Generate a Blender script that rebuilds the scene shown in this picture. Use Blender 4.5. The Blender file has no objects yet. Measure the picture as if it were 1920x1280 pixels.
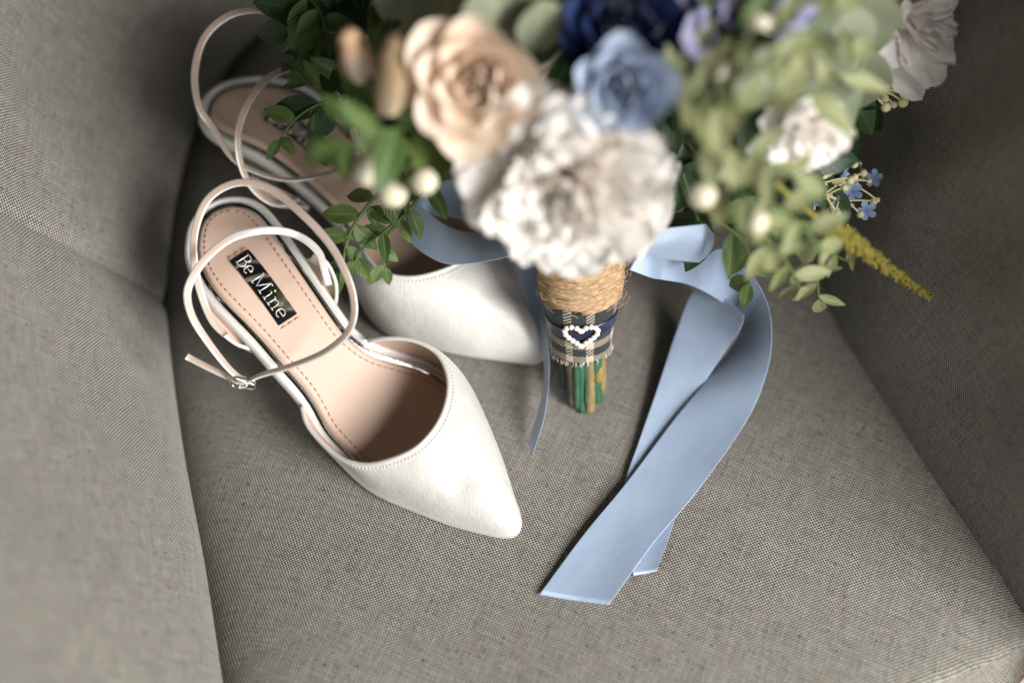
import bpy, math, random
import numpy as np
from mathutils import Vector, Matrix
from math import sin, cos, pi, radians, sqrt, atan2

# ------------------------------------------------------------------ camera, light, exposure
SC = bpy.context.scene
COL = SC.collection
CAM_D, CAM_P, LENS = 0.80, radians(59), 50.0
FPX = LENS / 36 * 1920
CAM = np.array([0, -CAM_D * cos(CAM_P), CAM_D * sin(CAM_P)])
FWD = np.array([0, cos(CAM_P), -sin(CAM_P)]); RGT = np.array([1., 0, 0]); UPV = np.cross(RGT, FWD)

cd = bpy.data.cameras.new('camera'); cam = bpy.data.objects.new('camera', cd); COL.objects.link(cam)
cd.lens = LENS; cd.sensor_width = 36; cd.clip_start = 0.01; cd.clip_end = 50
cam.location = CAM; cam.rotation_euler = (pi / 2 - CAM_P, 0, 0)
cd.dof.use_dof = True; cd.dof.focus_distance = 0.740; cd.dof.aperture_fstop = 1.7
SC.camera = cam

w = bpy.data.worlds.new('World'); SC.world = w; w.use_nodes = True
w.node_tree.nodes['Background'].inputs[0].default_value = (0.86, 0.93, 1.0, 1)
w.node_tree.nodes['Background'].inputs[1].default_value = 0.012

def area_lamp(name, loc, aim, sx, sy, power, col):
    l = bpy.data.lights.new(name, 'AREA'); l.shape = 'RECTANGLE'; l.size = sx; l.size_y = sy
    l.energy = power; l.color = col
    o = bpy.data.objects.new(name, l); COL.objects.link(o); o.location = loc
    o.rotation_euler = (Vector(aim) - Vector(loc)).to_track_quat('-Z', 'Y').to_euler()
    return o
area_lamp('window_light', (1.36, -1.08, 1.14), (0, 0, 0), 0.9, 1.0, 88, (1.0, 0.98, 0.95))
area_lamp('front_fill_light', (0.45, -1.9, 0.85), (0, 0.1, 0.1), 0.9, 0.8, 13, (1.0, 0.975, 0.95))  # added front fill, not a window: brightens peony, bow loop and handle

vs = SC.view_settings
SC.display_settings.display_device = 'sRGB'
vs.view_transform = 'Standard'; vs.look = 'None'; vs.exposure = 0.0; vs.gamma = 1.0; vs.use_curve_mapping = False
SC.render.engine = 'CYCLES'
SC.cycles.use_denoising = True
SC.cycles.max_bounces = 8

# ------------------------------------------------------------------ helpers
rnd = random.Random(7)

def ray(px, py): return FWD + RGT * (px - 960) / FPX - UPV * (py - 640) / FPX
def P(px, py, z=0.0):                       # point at height z seen at that place of the picture
    d = ray(px, py); return CAM + d * ((z - CAM[2]) / d[2])
def B(px, py, dep): return CAM + ray(px, py) * (dep if dep > .7 else .7 - (.7 - dep) * 1.45)   # point at that distance along the view axis

def crom(pts, n, closed=False):
    """Catmull-Rom through pts, n samples evenly in parameter of chord length."""
    p = np.array(pts, float); m = len(p)
    if closed: q = np.vstack([p[-1], p, p[0], p[1]])
    else: q = np.vstack([2 * p[0] - p[1], p, 2 * p[-1] - p[-2]])
    seg = m if closed else m - 1
    fine = []
    for i in range(seg):
        a, b, c, d = q[i], q[i + 1], q[i + 2], q[i + 3]
        for k in range(16):
            t = k / 16
            fine.append(.5 * ((2 * b) + (c - a) * t + (2 * a - 5 * b + 4 * c - d) * t * t + (3 * b - a - 3 * c + d) * t ** 3))
    fine.append(p[0] if closed else p[-1])
    fine = np.array(fine)
    L = np.r_[0, np.cumsum(np.linalg.norm(np.diff(fine[:, :3], axis=0), axis=1))]
    t = np.linspace(0, L[-1], n, endpoint=not closed)
    return np.stack([np.interp(t, L, fine[:, k]) for k in range(fine.shape[1])], 1)

def cpar(pts, n):
    """Catmull-Rom sampled evenly in control-point parameter (keeps two edges in step)."""
    p = np.array(pts, float); m = len(p)
    q = np.vstack([2 * p[0] - p[1], p, 2 * p[-1] - p[-2]]); out = []
    for s in np.linspace(0, m - 1, n):
        i = min(int(s), m - 2); t = s - i
        a, b, c, d = q[i], q[i + 1], q[i + 2], q[i + 3]
        out.append(.5 * ((2 * b) + (c - a) * t + (2 * a - 5 * b + 4 * c - d) * t * t + (3 * b - a - 3 * c + d) * t ** 3))
    return np.array(out)

def smooth(t): t = min(1, max(0, t)); return t * t * (3 - 2 * t)
def nrm(v): v = np.array(v, float); return v / (np.linalg.norm(v) + 1e-12)

def mesh(name, V, F, uv=None, mats=(), fm=None, shade=True):
    me = bpy.data.meshes.new(name); me.from_pydata([tuple(map(float, v)) for v in V], [], [tuple(f) for f in F])
    for m in mats: me.materials.append(m)
    if fm is not None: me.polygons.foreach_set('material_index', fm)
    if shade: me.polygons.foreach_set('use_smooth', [True] * len(me.polygons))
    if uv is not None:
        l = me.uv_layers.new(name='UVMap')
        for lo in me.loops: l.data[lo.index].uv = uv[lo.vertex_index]
    me.update(); return me

def put(name, me, parent=None, loc=None, kind=None, label=None, cat=None, group=None, mat4=None):
    o = bpy.data.objects.new(name, me); COL.objects.link(o)
    if parent is not None: o.parent = parent
    if mat4 is not None: o.matrix_local = mat4
    elif loc is not None: o.location = loc
    if kind: o['kind'] = kind
    if label: o['label'] = label
    if cat: o['category'] = cat
    if group: o['group'] = group
    return o

def thing(name, label, cat, loc=(0, 0, 0), group=None):
    o = put(name, None, None, loc, None, label, cat, group); o.empty_display_size = .02; return o

def gridfaces(n, m, cu=False, cv=False):
    F = []
    for i in range(n if cu else n - 1):
        for j in range(m if cv else m - 1):
            a = i * m + j; b = i * m + (j + 1) % m; c = ((i + 1) % n) * m + (j + 1) % m; d = ((i + 1) % n) * m + j
            F.append((a, b, c, d))
    return F

def tube(path, r, sides=8, cap=True, ends=None):
    path = np.array(path, float); n = len(path); V = []
    rr = r if hasattr(r, '__len__') else [r] * n
    T = np.gradient(path, axis=0); ref = np.array([0.13, 0.21, .97]); prev = None
    for i in range(n):
        t = nrm(T[i])
        if prev is None:
            s = np.cross(t, ref)
            if np.linalg.norm(s) < .1: s = np.cross(t, [1, 0, 0])
        else: s = prev - t * (prev @ t)
        s = nrm(s); prev = s; u = np.cross(t, s)
        for k in range(sides):
            a = 2 * pi * k / sides; V.append(path[i] + (s * cos(a) + u * sin(a)) * rr[i])
    F = gridfaces(n, sides, cv=True)
    if cap: F += [tuple(range(sides))[::-1], tuple((n - 1) * sides + k for k in range(sides))]
    return V, F

def join(parts):
    V, F = [], []
    for v, f in parts:
        b = len(V); V += list(v); F += [tuple(x + b for x in q) for q in f]
    return V, F

def sphere(c, r, nu=14, nv=8, sq=1.0):
    V = [np.array(c) + np.array([0, 0, r * sq])]
    for j in range(1, nv):
        for i in range(nu):
            a, b = 2 * pi * i / nu, pi * j / nv
            V.append(np.array(c) + np.array([r * sin(b) * cos(a), r * sin(b) * sin(a), r * cos(b) * sq]))
    V.append(np.array(c) - np.array([0, 0, r * sq])); F = []
    for i in range(nu): F.append((0, 1 + i, 1 + (i + 1) % nu))
    for j in range(nv - 2):
        for i in range(nu):
            a = 1 + j * nu; F.append((a + i, a + nu + i, a + nu + (i + 1) % nu, a + (i + 1) % nu))
    e = len(V) - 1; a = 1 + (nv - 2) * nu
    for i in range(nu): F.append((a + i, e, a + (i + 1) % nu))
    return V, F

# ------------------------------------------------------------------ materials
class NT:
    def __init__(s, name):
        s.m = bpy.data.materials.new(name); s.m.use_nodes = True; s.t = s.m.node_tree; s.t.nodes.clear()
        s.out = s.n('ShaderNodeOutputMaterial')
    def n(s, typ, **kw):
        x = s.t.nodes.new(typ)
        for k, v in kw.items():
            if k.startswith('i_'): x.inputs[k[2:].replace('_', ' ')].default_value = v
            else: setattr(x, k, v)
        return x
    def l(s, a, b): s.t.links.new(a, b)
    def math(s, op, a, b=None, c=None, clamp=False):
        x = s.n('ShaderNodeMath', operation=op, use_clamp=clamp)
        for i, v in enumerate((a, b, c)):
            if v is None: continue
            if isinstance(v, (int, float)): x.inputs[i].default_value = v
            else: s.l(v, x.inputs[i])
        return x.outputs[0]
    def mix(s, f, a, b):
        x = s.n('ShaderNodeMix', data_type='RGBA')
        for sock, v in ((x.inputs[0], f), (x.inputs[6], a), (x.inputs[7], b)):
            if isinstance(v, tuple): sock.default_value = (*v, 1) if len(v) == 3 else v
            elif isinstance(v, (int, float)): sock.default_value = v
            else: s.l(v, sock)
        return x.outputs[2]
    def noise(s, vec, scale, detail=3, rough=.5):
        x = s.n('ShaderNodeTexNoise'); x.inputs['Scale'].default_value = scale
        x.inputs['Detail'].default_value = detail; x.inputs['Roughness'].default_value = rough
        s.l(vec, x.inputs['Vector']); return x.outputs['Fac']
    def mapv(s, vec, scale=(1, 1, 1), rot=(0, 0, 0)):
        x = s.n('ShaderNodeMapping'); x.inputs['Scale'].default_value = scale; x.inputs['Rotation'].default_value = rot
        s.l(vec, x.inputs['Vector']); return x.outputs[0]
    def ramp(s, f, lo, hi):
        x = s.n('ShaderNodeMapRange', interpolation_type='SMOOTHSTEP'); s.l(f, x.inputs[0])
        x.inputs[1].default_value = lo; x.inputs[2].default_value = hi; return x.outputs[0]
    def bump(s, h, strength, dist):
        x = s.n('ShaderNodeBump'); x.inputs['Strength'].default_value = strength; x.inputs['Distance'].default_value = dist
        s.l(h, x.inputs['Height']); return x.outputs[0]
    def pbsdf(s, col, rough=.5, metal=0, spec=.5, sheen=0, bump=None, **kw):
        x = s.n('ShaderNodeBsdfPrincipled')
        if isinstance(col, tuple): x.inputs['Base Color'].default_value = (*col, 1)
        else: s.l(col, x.inputs['Base Color'])
        if isinstance(rough, (int, float)): x.inputs['Roughness'].default_value = rough
        else: s.l(rough, x.inputs['Roughness'])
        x.inputs['Metallic'].default_value = metal; x.inputs['Specular IOR Level'].default_value = spec
        x.inputs['Sheen Weight'].default_value = sheen; x.inputs['Sheen Roughness'].default_value = .4
        for k, v in kw.items(): x.inputs[k.replace('_', ' ')].default_value = v
        if bump is not None: s.l(bump, x.inputs['Normal'])
        return x.outputs[0]
    def fin(s, sh): s.l(sh, s.out.inputs[0]); return s.m
    def obj(s): return s.n('ShaderNodeTexCoord').outputs['Object']
    def uv(s): return s.n('ShaderNodeTexCoord').outputs['UV']

def mat_weave():
    a = NT('woven_upholstery'); uv = a.uv()
    wob = a.n('ShaderNodeTexNoise', noise_dimensions='2D'); wob.inputs['Scale'].default_value = 55; wob.inputs['Detail'].default_value = 2
    a.l(uv, wob.inputs['Vector'])
    wv = a.n('ShaderNodeVectorMath', operation='SCALE'); a.l(wob.outputs['Color'], wv.inputs[0]); wv.inputs['Scale'].default_value = .0016
    ad = a.n('ShaderNodeVectorMath', operation='ADD'); a.l(uv, ad.inputs[0]); a.l(wv.outputs[0], ad.inputs[1])
    sx = a.n('ShaderNodeSeparateXYZ'); a.l(ad.outputs[0], sx.inputs[0])
    k = 2 * pi / .0019
    su = a.math('SINE', a.math('MULTIPLY', sx.outputs[0], k)); sv = a.math('SINE', a.math('MULTIPLY', sx.outputs[1], k * 1.04))
    chk = a.ramp(a.math('MULTIPLY', su, sv), -.55, .45)
    # uneven yarn: streaks along both thread directions, slubs and flecks
    s1 = a.noise(a.mapv(uv, (1000, 55, 1)), 1, 2); s2 = a.noise(a.mapv(uv, (60, 900, 1)), 1, 2)
    yarn = a.math('ADD', a.math('MULTIPLY', s1, .5), a.math('MULTIPLY', s2, .5))
    blot = a.noise(a.mapv(uv, (1, 1, 1)), 170, 3, .6)
    fleck = a.ramp(a.noise(a.mapv(uv, (1, .75, 1)), 430, 2, .6), .63, .72)
    lt = a.mix(a.ramp(yarn, .33, .66), (.262, .246, .215), (.475, .452, .402))
    lt = a.mix(a.ramp(blot, .45, .72), lt, (.33, .285, .245))
    base = a.mix(chk, (.034, .032, .027), lt)
    base = a.mix(a.math('MULTIPLY', a.ramp(blot, .52, .30), .30), base, (.075, .073, .062))
    base = a.mix(a.math('MULTIPLY', fleck, .7), base, (.025, .024, .022))
    bmp = a.bump(a.math('ADD', chk, a.math('MULTIPLY', blot, .6)), .55, .0006)
    return a.fin(a.pbsdf(base, .9, spec=.15, sheen=.25, bump=bmp))

def mat_satin(name, col, rough=.42, gs=1500, sheen=.35, bs=.25, spec=.45, bg=45, bw=1.2, metal=0.):
    a = NT(name); o = a.obj()
    n = a.noise(a.mapv(o, (1, 1, .6)), gs, 3, .7); big = a.noise(o, bg, 3)
    c = a.mix(a.ramp(big, .3, .75), tuple(x * .93 for x in col), col)
    c = a.mix(a.math('MULTIPLY', a.ramp(n, .48, .72), .20), c, tuple(x * .7 for x in col))
    h = a.math('ADD', n, a.math('MULTIPLY', big, bw))
    return a.fin(a.pbsdf(c, a.math('MULTIPLY_ADD', n, .25, rough - .12), metal, spec=spec, sheen=sheen, bump=a.bump(h, bs, .0006)))

def mat_leather(name, col):
    a = NT(name); o = a.obj(); n = a.noise(o, 1300, 3, .6); big = a.noise(o, 30, 3)
    c = a.mix(big, tuple(x * .92 for x in col), tuple(min(1, x * 1.06) for x in col))
    return a.fin(a.pbsdf(c, .46, spec=.4, bump=a.bump(n, .14, .0004)))

def mat_simple(name, col, rough=.5, metal=0, spec=.5, var=.15, scale=60, bumpd=0., **kw):
    a = NT(name); o = a.obj(); n = a.noise(o, scale, 3)
    c = a.mix(n, tuple(x * (1 - var) for x in col), tuple(min(1, x * (1 + var)) for x in col))
    b = a.bump(n, .4, bumpd) if bumpd else None
    return a.fin(a.pbsdf(c, rough, metal, spec, bump=b, **kw))

def mat_petal(name, base, tip, trans=.25, veins=1.0):
    """uv: u across, v from base to edge; each petal varies a little."""
    a = NT(name); sx = a.n('ShaderNodeSeparateXYZ'); a.l(a.uv(), sx.inputs[0])
    oi = a.n('ShaderNodeObjectInfo')
    vein = a.noise(a.mapv(a.uv(), (26, 1.6, 1)), 1, 2)
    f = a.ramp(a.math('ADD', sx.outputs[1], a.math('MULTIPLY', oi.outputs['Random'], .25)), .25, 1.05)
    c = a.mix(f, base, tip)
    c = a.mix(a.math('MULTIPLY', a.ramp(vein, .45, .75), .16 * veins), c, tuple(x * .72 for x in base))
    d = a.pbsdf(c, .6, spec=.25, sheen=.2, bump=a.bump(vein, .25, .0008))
    t = a.n('ShaderNodeBsdfTranslucent'); a.l(c, t.inputs[0])
    m = a.n('ShaderNodeMixShader'); m.inputs[0].default_value = trans; a.l(d, m.inputs[1]); a.l(t.outputs[0], m.inputs[2])
    return a.fin(m.outputs[0])

def mat_leaf(name, c0, c1, rib, rough=.45, trans=.18, vb=.25):
    a = NT(name); sx = a.n('ShaderNodeSeparateXYZ'); a.l(a.uv(), sx.inputs[0]); oi = a.n('ShaderNodeObjectInfo')
    n = a.noise(a.uv(), 3.5, 4)
    c = a.mix(a.math('ADD', a.math('MULTIPLY', oi.outputs['Random'], .7), a.math('MULTIPLY', n, .5), clamp=True), c0, c1)
    u = a.math('ABSOLUTE', a.math('SUBTRACT', sx.outputs[0], .5))
    c = a.mix(a.math('MULTIPLY', a.ramp(u, .07, .015), .7), c, rib)
    side = a.math('SINE', a.math('MULTIPLY', a.math('SUBTRACT', sx.outputs[1], a.math('MULTIPLY', u, .7)), 46))
    d = a.pbsdf(c, rough, spec=.45, bump=a.bump(a.math('ADD', side, a.math('MULTIPLY', n, 2)), vb, .0004))
    t = a.n('ShaderNodeBsdfTranslucent'); a.l(c, t.inputs[0])
    m = a.n('ShaderNodeMixShader'); m.inputs[0].default_value = trans; a.l(d, m.inputs[1]); a.l(t.outputs[0], m.inputs[2])
    return a.fin(m.outputs[0])

def mat_plaid():
    """uv in metres: u round the handle (0 at the front), v along it."""
    a = NT('plaid_wool'); sx = a.n('ShaderNodeSeparateXYZ'); a.l(a.uv(), sx.inputs[0]); u, v = sx.outputs[0], sx.outputs[1]
    def band(x, centres, wd):
        tot = None
        for c in centres:
            b = a.math('LESS_THAN', a.math('ABSOLUTE', a.math('SUBTRACT', x, c)), wd)
            tot = b if tot is None else a.math('MAXIMUM', tot, b)
        return tot
    bu = band(u, (-.0355, -.0255, -.0075, .0045, .0225, .0345), .0022); bv = band(v, (.0028, .0118), .0021)
    tw = a.math('GREATER_THAN', a.math('SINE', a.math('MULTIPLY', a.math('SUBTRACT', a.math('MULTIPLY', v, 1.0), a.math('MULTIPLY', u, .55)), 2 * pi / .0019)), .1)
    tw2 = a.math('GREATER_THAN', a.math('SINE', a.math('MULTIPLY', a.math('SUBTRACT', v, a.math('MULTIPLY', u, 1.0)), 2 * pi / .0019)), .1)
    both = a.math('MULTIPLY', bu, bv)
    one = a.math('MULTIPLY', a.math('MAXIMUM', a.math('MULTIPLY', bu, tw), a.math('MULTIPLY', bv, tw2)), .85)
    f = a.math('MAXIMUM', both, one)
    nz = a.noise(a.mapv(a.uv(), (1, 1, 1)), 2200, 3, .7)
    dark = a.mix(a.ramp(nz, .42, .68), (.012, .016, .017), (.075, .088, .085))
    cream = a.mix(nz, (.40, .31, .23), (.62, .52, .42))
    return a.fin(a.pbsdf(a.mix(f, dark, cream), .9, spec=.15, sheen=.3, bump=a.bump(a.math('ADD', nz, f), .5, .0005)))

def mat_jute():
    a = NT('jute_twine'); uv = a.uv(); n = a.noise(a.mapv(uv, (900, 140, 1), (0, 0, .5)), 1, 4, .7); n2 = a.noise(a.obj(), 260, 3)
    c = a.mix(a.ramp(n, .3, .72), (.20, .115, .05), (.66, .46, .28)); c = a.mix(a.math('MULTIPLY', n2, .35), c, (.55, .40, .26))
    return a.fin(a.pbsdf(c, .85, spec=.2, bump=a.bump(n, .9, .0008)))

M = dict(
    weave=mat_weave(),
    satin=mat_satin('white_satin', (.71, .69, .655), .46, 800, .35, .5, .45, 95, 2.2, .12),
    edge=mat_satin('white_satin_edge', (.68, .66, .63), .42, metal=.12),
    strap=mat_satin('pearl_strap', (.72, .685, .64), .36, metal=.35),
    tan=mat_leather('blush_leather', (.60, .435, .345)),
    stitch=mat_simple('tan_thread', (.43, .27, .19), .7),
    stitchw=mat_simple('ivory_thread', (.72, .68, .62), .6),
    silver=mat_simple('mirror_silver', (.86, .86, .84), .085, 1, var=.04, scale=260, bumpd=.0002),
    plate=mat_simple('polished_plate', (.78, .78, .76), .09, 1, var=.05, scale=120),
    letter=mat_simple('raised_letter', (.86, .86, .84), .38, .45, var=.02),
    sole=mat_simple('shoe_sole', (.36, .27, .20), .6),
    ribbon=mat_satin('blue_satin', (.335, .43, .585), .40, 2200, .6, .40, .9, 24, 9, .22),
    navy=mat_satin('navy_satin', (.008, .012, .042), .34, 2200, .3, .08, .6),
    pearl=mat_simple('pearl', (.83, .80, .74), .22, var=.04, Coat_Weight=.6, Coat_Roughness=.08),
    jute=mat_jute(), plaid=mat_plaid(),
    fibre=mat_simple('jute_fibre', (.55, .39, .23), .8),
    stemg=mat_simple('green_stem', (.028, .10, .052), .55, var=.45, scale=140, bumpd=.0008),
    stemb=mat_simple('brown_stem', (.23, .175, .075), .6, var=.4, scale=170, bumpd=.001),
    stemd=mat_simple('dark_stem', (.06, .05, .03), .6, var=.4, scale=170, bumpd=.001),
    cream=mat_petal('cream_petal', (.86, .70, .56), (.91, .865, .81), .40, .3),
    white=mat_petal('white_petal', (.87, .81, .75), (.92, .895, .865), .40, .3),
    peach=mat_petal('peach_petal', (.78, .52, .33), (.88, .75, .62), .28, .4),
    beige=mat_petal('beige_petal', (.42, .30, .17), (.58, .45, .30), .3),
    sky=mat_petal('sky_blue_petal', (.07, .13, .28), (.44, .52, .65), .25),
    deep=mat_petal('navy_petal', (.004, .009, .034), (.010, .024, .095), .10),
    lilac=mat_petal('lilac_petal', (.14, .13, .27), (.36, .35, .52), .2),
    leaf=mat_leaf('green_leaf', (.032, .080, .017), (.125, .185, .05), (.18, .24, .08)),
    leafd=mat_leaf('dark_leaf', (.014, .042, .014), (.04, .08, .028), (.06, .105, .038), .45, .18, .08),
    leafp=mat_leaf('pale_leaf', (.12, .15, .05), (.36, .375, .19), (.40, .41, .24), .5, .25),
    sage=mat_leaf('sage_leaf', (.135, .16, .105), (.25, .275, .185), (.31, .33, .24), .6, .2, .05),
    twig=mat_simple('green_twig', (.09, .15, .04), .55),
    berry=mat_simple('white_berry', (.60, .56, .42), .38, var=.1, scale=90, Subsurface_Weight=.25, Subsurface_Radius=(.004, .003, .002)),
    bud=mat_simple('cream_bud', (.66, .62, .36), .5, var=.15),
    bluef=mat_petal('small_blue_petal', (.22, .32, .62), (.42, .52, .78), .2),
    spike=mat_simple('mustard_spike', (.20, .175, .02), .7, var=.35, scale=300),
    wood=mat_simple('light_floor', (.50, .40, .31), .55, var=.12, scale=4),
    legw=mat_simple('chair_leg_wood', (.16, .09, .05), .45, var=.2, scale=40),
)

# ------------------------------------------------------------------ floor and armchair
FZ = -0.44
put('floor', mesh('floor', [(-3, -3, FZ), (3, -3, FZ), (3, 3, FZ), (-3, 3, FZ)], [(0, 1, 2, 3)], mats=[M['wood']]), kind='structure')

chair = thing('armchair', 'grey beige woven tub armchair that carries the shoes and bouquet', 'armchair', (0, 0, FZ))
CO = np.array([0, 0, FZ])
bpx = [(460, 1560), (432, 1420), (408, 1280), (375, 1060), (338, 860), (314, 690), (304, 560), (312, 430), (336, 300), (380, 160), (470, 30),
       (620, -70), (850, -130), (1120, -130), (1340, -50), (1450, 120), (1510, 330), (1568, 580), (1684, 775), (1794, 940), (1912, 1115), (1980, 1215), (2045, 1310)]
U = crom([P(x, y, 0)[:2] for x, y in bpx], 160)          # inner edge of the tub on the seat
cen = np.array([.0, .02])
tang = np.gradient(U, axis=0); NO = np.stack([tang[:, 1], -tang[:, 0]], 1)
NO = np.array([nrm(v if v @ (u - cen) > 0 else -v) for v, u in zip(NO, U)])
for _ in range(6): NO[1:-1] = (NO[:-2] + NO[1:-1] * 2 + NO[2:]) / 4
NO = np.array([nrm(v) for v in NO])
arc = np.r_[0, np.cumsum(np.linalg.norm(np.diff(U, axis=0), axis=1))]
PROF = crom([(.012, -.05, 0), (.004, -.022, 0), (-.002, -.006, 0), (.001, .008, 0), (.014, .034, 0), (.034, .068, 0), (.056, .108, 0), (.076, .158, 0), (.095, .214, 0), (.120, .250, 0),
             (.160, .262, 0), (.196, .246, 0), (.212, .20, 0), (.216, .10, 0), (.216, -.05, 0), (.205, -.30, 0)], 60)[:, :2]
parc = np.r_[0, np.cumsum(np.linalg.norm(np.diff(PROF, axis=0), axis=1))]
CR = NO.copy()
def seam_dir():
    q = P(150, 418, .075) - np.array([*U[iL], 0]); return nrm(q[:2])
iL = int(np.argmin(np.linalg.norm(U - P(304, 560, 0)[:2], axis=1)))
iR = int(np.argmin(np.linalg.norm(U - P(1300, -70, 0)[:2], axis=1)))
def shell(name, i0, i1, dense=3):
    idx = np.linspace(i0, i1, (i1 - i0) * dense + 1); V = []; uv = []
    for s in idx:
        u = np.array([np.interp(s, range(len(U)), U[:, k]) for k in (0, 1)]); o = nrm([np.interp(s, range(len(U)), NO[:, k]) for k in (0, 1)])
        a = np.interp(s, range(len(U)), arc)
        de = min(abs(s - i0) if i0 > 0 else 99, abs(i1 - s) if i1 < len(U) - 1 else 99) * (arc[-1] / len(U))
        dip = .0042 * math.exp(-(de / .006) ** 1.3)          # panel rolls into its seam
        fo = 1.22 - .66 * smooth((u[0] + .02) / .16)
        for (pr, pz), pa in zip(PROF, parc):
            if pr > 0: pr = pr * fo if pr < .12 else pr + .12 * (fo - 1)
            wav = smooth((pz - .012) / .06) * .0018 * sin(a * 31 + pz * 22) + smooth((pz - .012) / .06) * .0012 * sin(a * 74 - pz * 40)
            V.append((u[0] + o[0] * (pr + dip + wav), u[1] + o[1] * (pr + dip + wav), pz - dip * .4 - FZ)); uv.append((a, pa))
    return mesh(name, V, gridfaces(len(idx), len(PROF)), uv, [M['weave']])
put('arm', shell('arm', 0, iL), chair); put('backrest', shell('backrest', iL, iR), chair); put('arm', shell('arm', iR, len(U) - 1), chair)

def seat():
    fe = crom([U[-1], P(1975, 1222, 0)[:2], P(1920, 1247, 0)[:2], P(1830, 1283, 0)[:2], P(1650, 1345, 0)[:2], P(1350, 1430, 0)[:2], P(1000, 1490, 0)[:2], P(700, 1520, 0)[:2], U[0]], 60)
    ring = np.vstack([U[3:-6] + NO[3:-6] * .012, fe[4:-2]]); n = len(ring)
    rings = [(1.0, -.16), (1.004, -.075), (1.0, -.052), (.985, -.036), (.965, -.0265), (.94, -.0195), (.905, -.0135), (.86, -.0085), (.80, -.0045), (.73, -.0018), (.66, -.0006)] + [(k, 0.) for k in (.56, .4, .26, .12)]
    c0 = np.array([.02, -.03]); V = []; 
    for k, z in rings:
        for q in ring:
            x, y = c0 + (q - c0) * k; fz = .14 + .86 * smooth((.05 - x) / .16); V.append((x, y, (z * (fz if z > -.03 else max(fz, .55)) if z > -.06 else z) - FZ + (.0006 * sin(x * 40) * cos(y * 33) if z > -.02 else 0)))
    V.append((*c0, -FZ)); F = gridfaces(len(rings), n, cv=True); e = len(V) - 1; b = (len(rings) - 1) * n
    F += [(b + i, b + (i + 1) % n, e) for i in range(n)]
    th = radians(24); uv = [(v[0] * cos(th) - v[1] * sin(th) + .6 * (v[2] + FZ), v[0] * sin(th) + v[1] * cos(th) - .8 * (v[2] + FZ)) for v in V]
    return mesh('seat_cushion', V, F, uv, [M['weave']])
put('seat_cushion', seat(), chair)
for x, y in ((-.26, -.2), (.30, -.12), (-.24, .28), (.24, .30)):
    v, f = tube([(x, y, 0), (x, y, .12), (x, y, .30)], [.014, .019, .024], 12); put('leg', mesh('leg', v, f, mats=[M['legw']]), chair)

# ------------------------------------------------------------------ shoes
SL = [(437, 370), (409, 375), (378, 392), (354, 423), (346, 468), (351, 499), (368, 538), (400, 580), (468, 650), (512, 701), (560, 757), (596, 821), (633, 862), (675, 903), (712, 927), (761, 948), (812, 968), (864, 985), (915, 998), (943, 1003), (967, 1001)]
SR = [(468, 373), (499, 390), (526, 420), (560, 468), (605, 533), (653, 602), (668, 618), (700, 642), (745, 657), (800, 675), (846, 703), (885, 745), (915, 803), (943, 868), (965, 932), (977, 968), (977, 989)]
ZH = .060
def zprof(t):
    if t < .15: return ZH
    if t > .68: return .007
    s = smooth((t - .15) / .53); return ZH * (1 - s) + .007 * s
HB = P(437, 370, ZH); TIP = P(972, 1002, .007); AX = nrm((TIP - HB)[:2]); SLEN = np.linalg.norm((TIP - HB)[:2]); AY = np.array([-AX[1], AX[0]])
TH1 = atan2(AX[1], AX[0])
def to_loc(q): d = (np.array(q) - HB)[:2]; return np.array([d @ AX, d @ AY, q[2]])
def on_sole(px, py, dz=0.):
    z = .03
    for _ in range(60):
        q = P(px, py, z); z = .5 * z + .5 * (zprof(((q - HB)[:2] @ AX) / SLEN) + dz)
    return to_loc(q)
def at_h(px, py, z): return to_loc(P(px, py, z))

NOUT = 220
OUT = crom([on_sole(*p) for p in SL] + [on_sole(*p) for p in SR[::-1]], NOUT, closed=True)
for _ in range(1): OUT = (np.roll(OUT, 1, 0) + 2 * OUT + np.roll(OUT, -1, 0)) / 4
OT = np.roll(OUT, -1, 0) - np.roll(OUT, 1, 0); ON = np.array([nrm((-t[1], t[0], 0)) for t in OT])
if sum(n @ (np.array([.1, -.015, 0]) - o) for n, o in zip(ON, OUT)) < 0: ON = -ON
def zs(x): return zprof(x / SLEN)
def inset(d, dz):
    R = OUT + ON * d; return np.array([(q[0], q[1], zs(q[0]) + dz) for q in R])
SPINE = lambda x: np.interp(x, [0, .05, .10, .16, .2, .235], [-.018, -.0195, -.0185, -.006, -.002, -.0005])
def spine_of(q):
    x = min(max(q[0], .022), .205); return np.array([x, SPINE(x), zs(x)])

def insole_z(q): return zs(q[0]) + .0026

def mirrored(V): return [(v[0], -v[1], v[2]) for v in V]
class Shoe:
    def __init__(s, label, mir, th, loc):
        s.mir = mir; s.root = thing('pointed_toe_shoe', label, 'shoe', (loc[0], loc[1], 0), 'pair of white satin pointed shoes')
        s.root.rotation_euler = (0, 0, th); s.th = th; s.loc = np.array([loc[0], loc[1], 0.])
    def add(s, name, V, F, mats, parent=None, uv=None, fm=None, kind=None, label=None, nomirror=False, shade=True):
        if s.mir and not nomirror: V = mirrored(V); F = [tuple(f[::-1]) for f in F]
        return put(name, mesh(name, V, F, uv, mats, fm, shade), parent or s.root, kind=kind, label=label)
    def loc_of(s, q):                                   # world -> this shoe's own frame
        d = np.array(q) - s.loc; c, n = cos(s.th), sin(s.th); return np.array([c * d[0] + n * d[1], -n * d[0] + c * d[1], d[2]])

def rings_mesh(rings, fill=None):
    n = len(rings[0]); V = [v for r in rings for v in r]; F = gridfaces(len(rings), n, cv=True)
    return V, F

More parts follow.
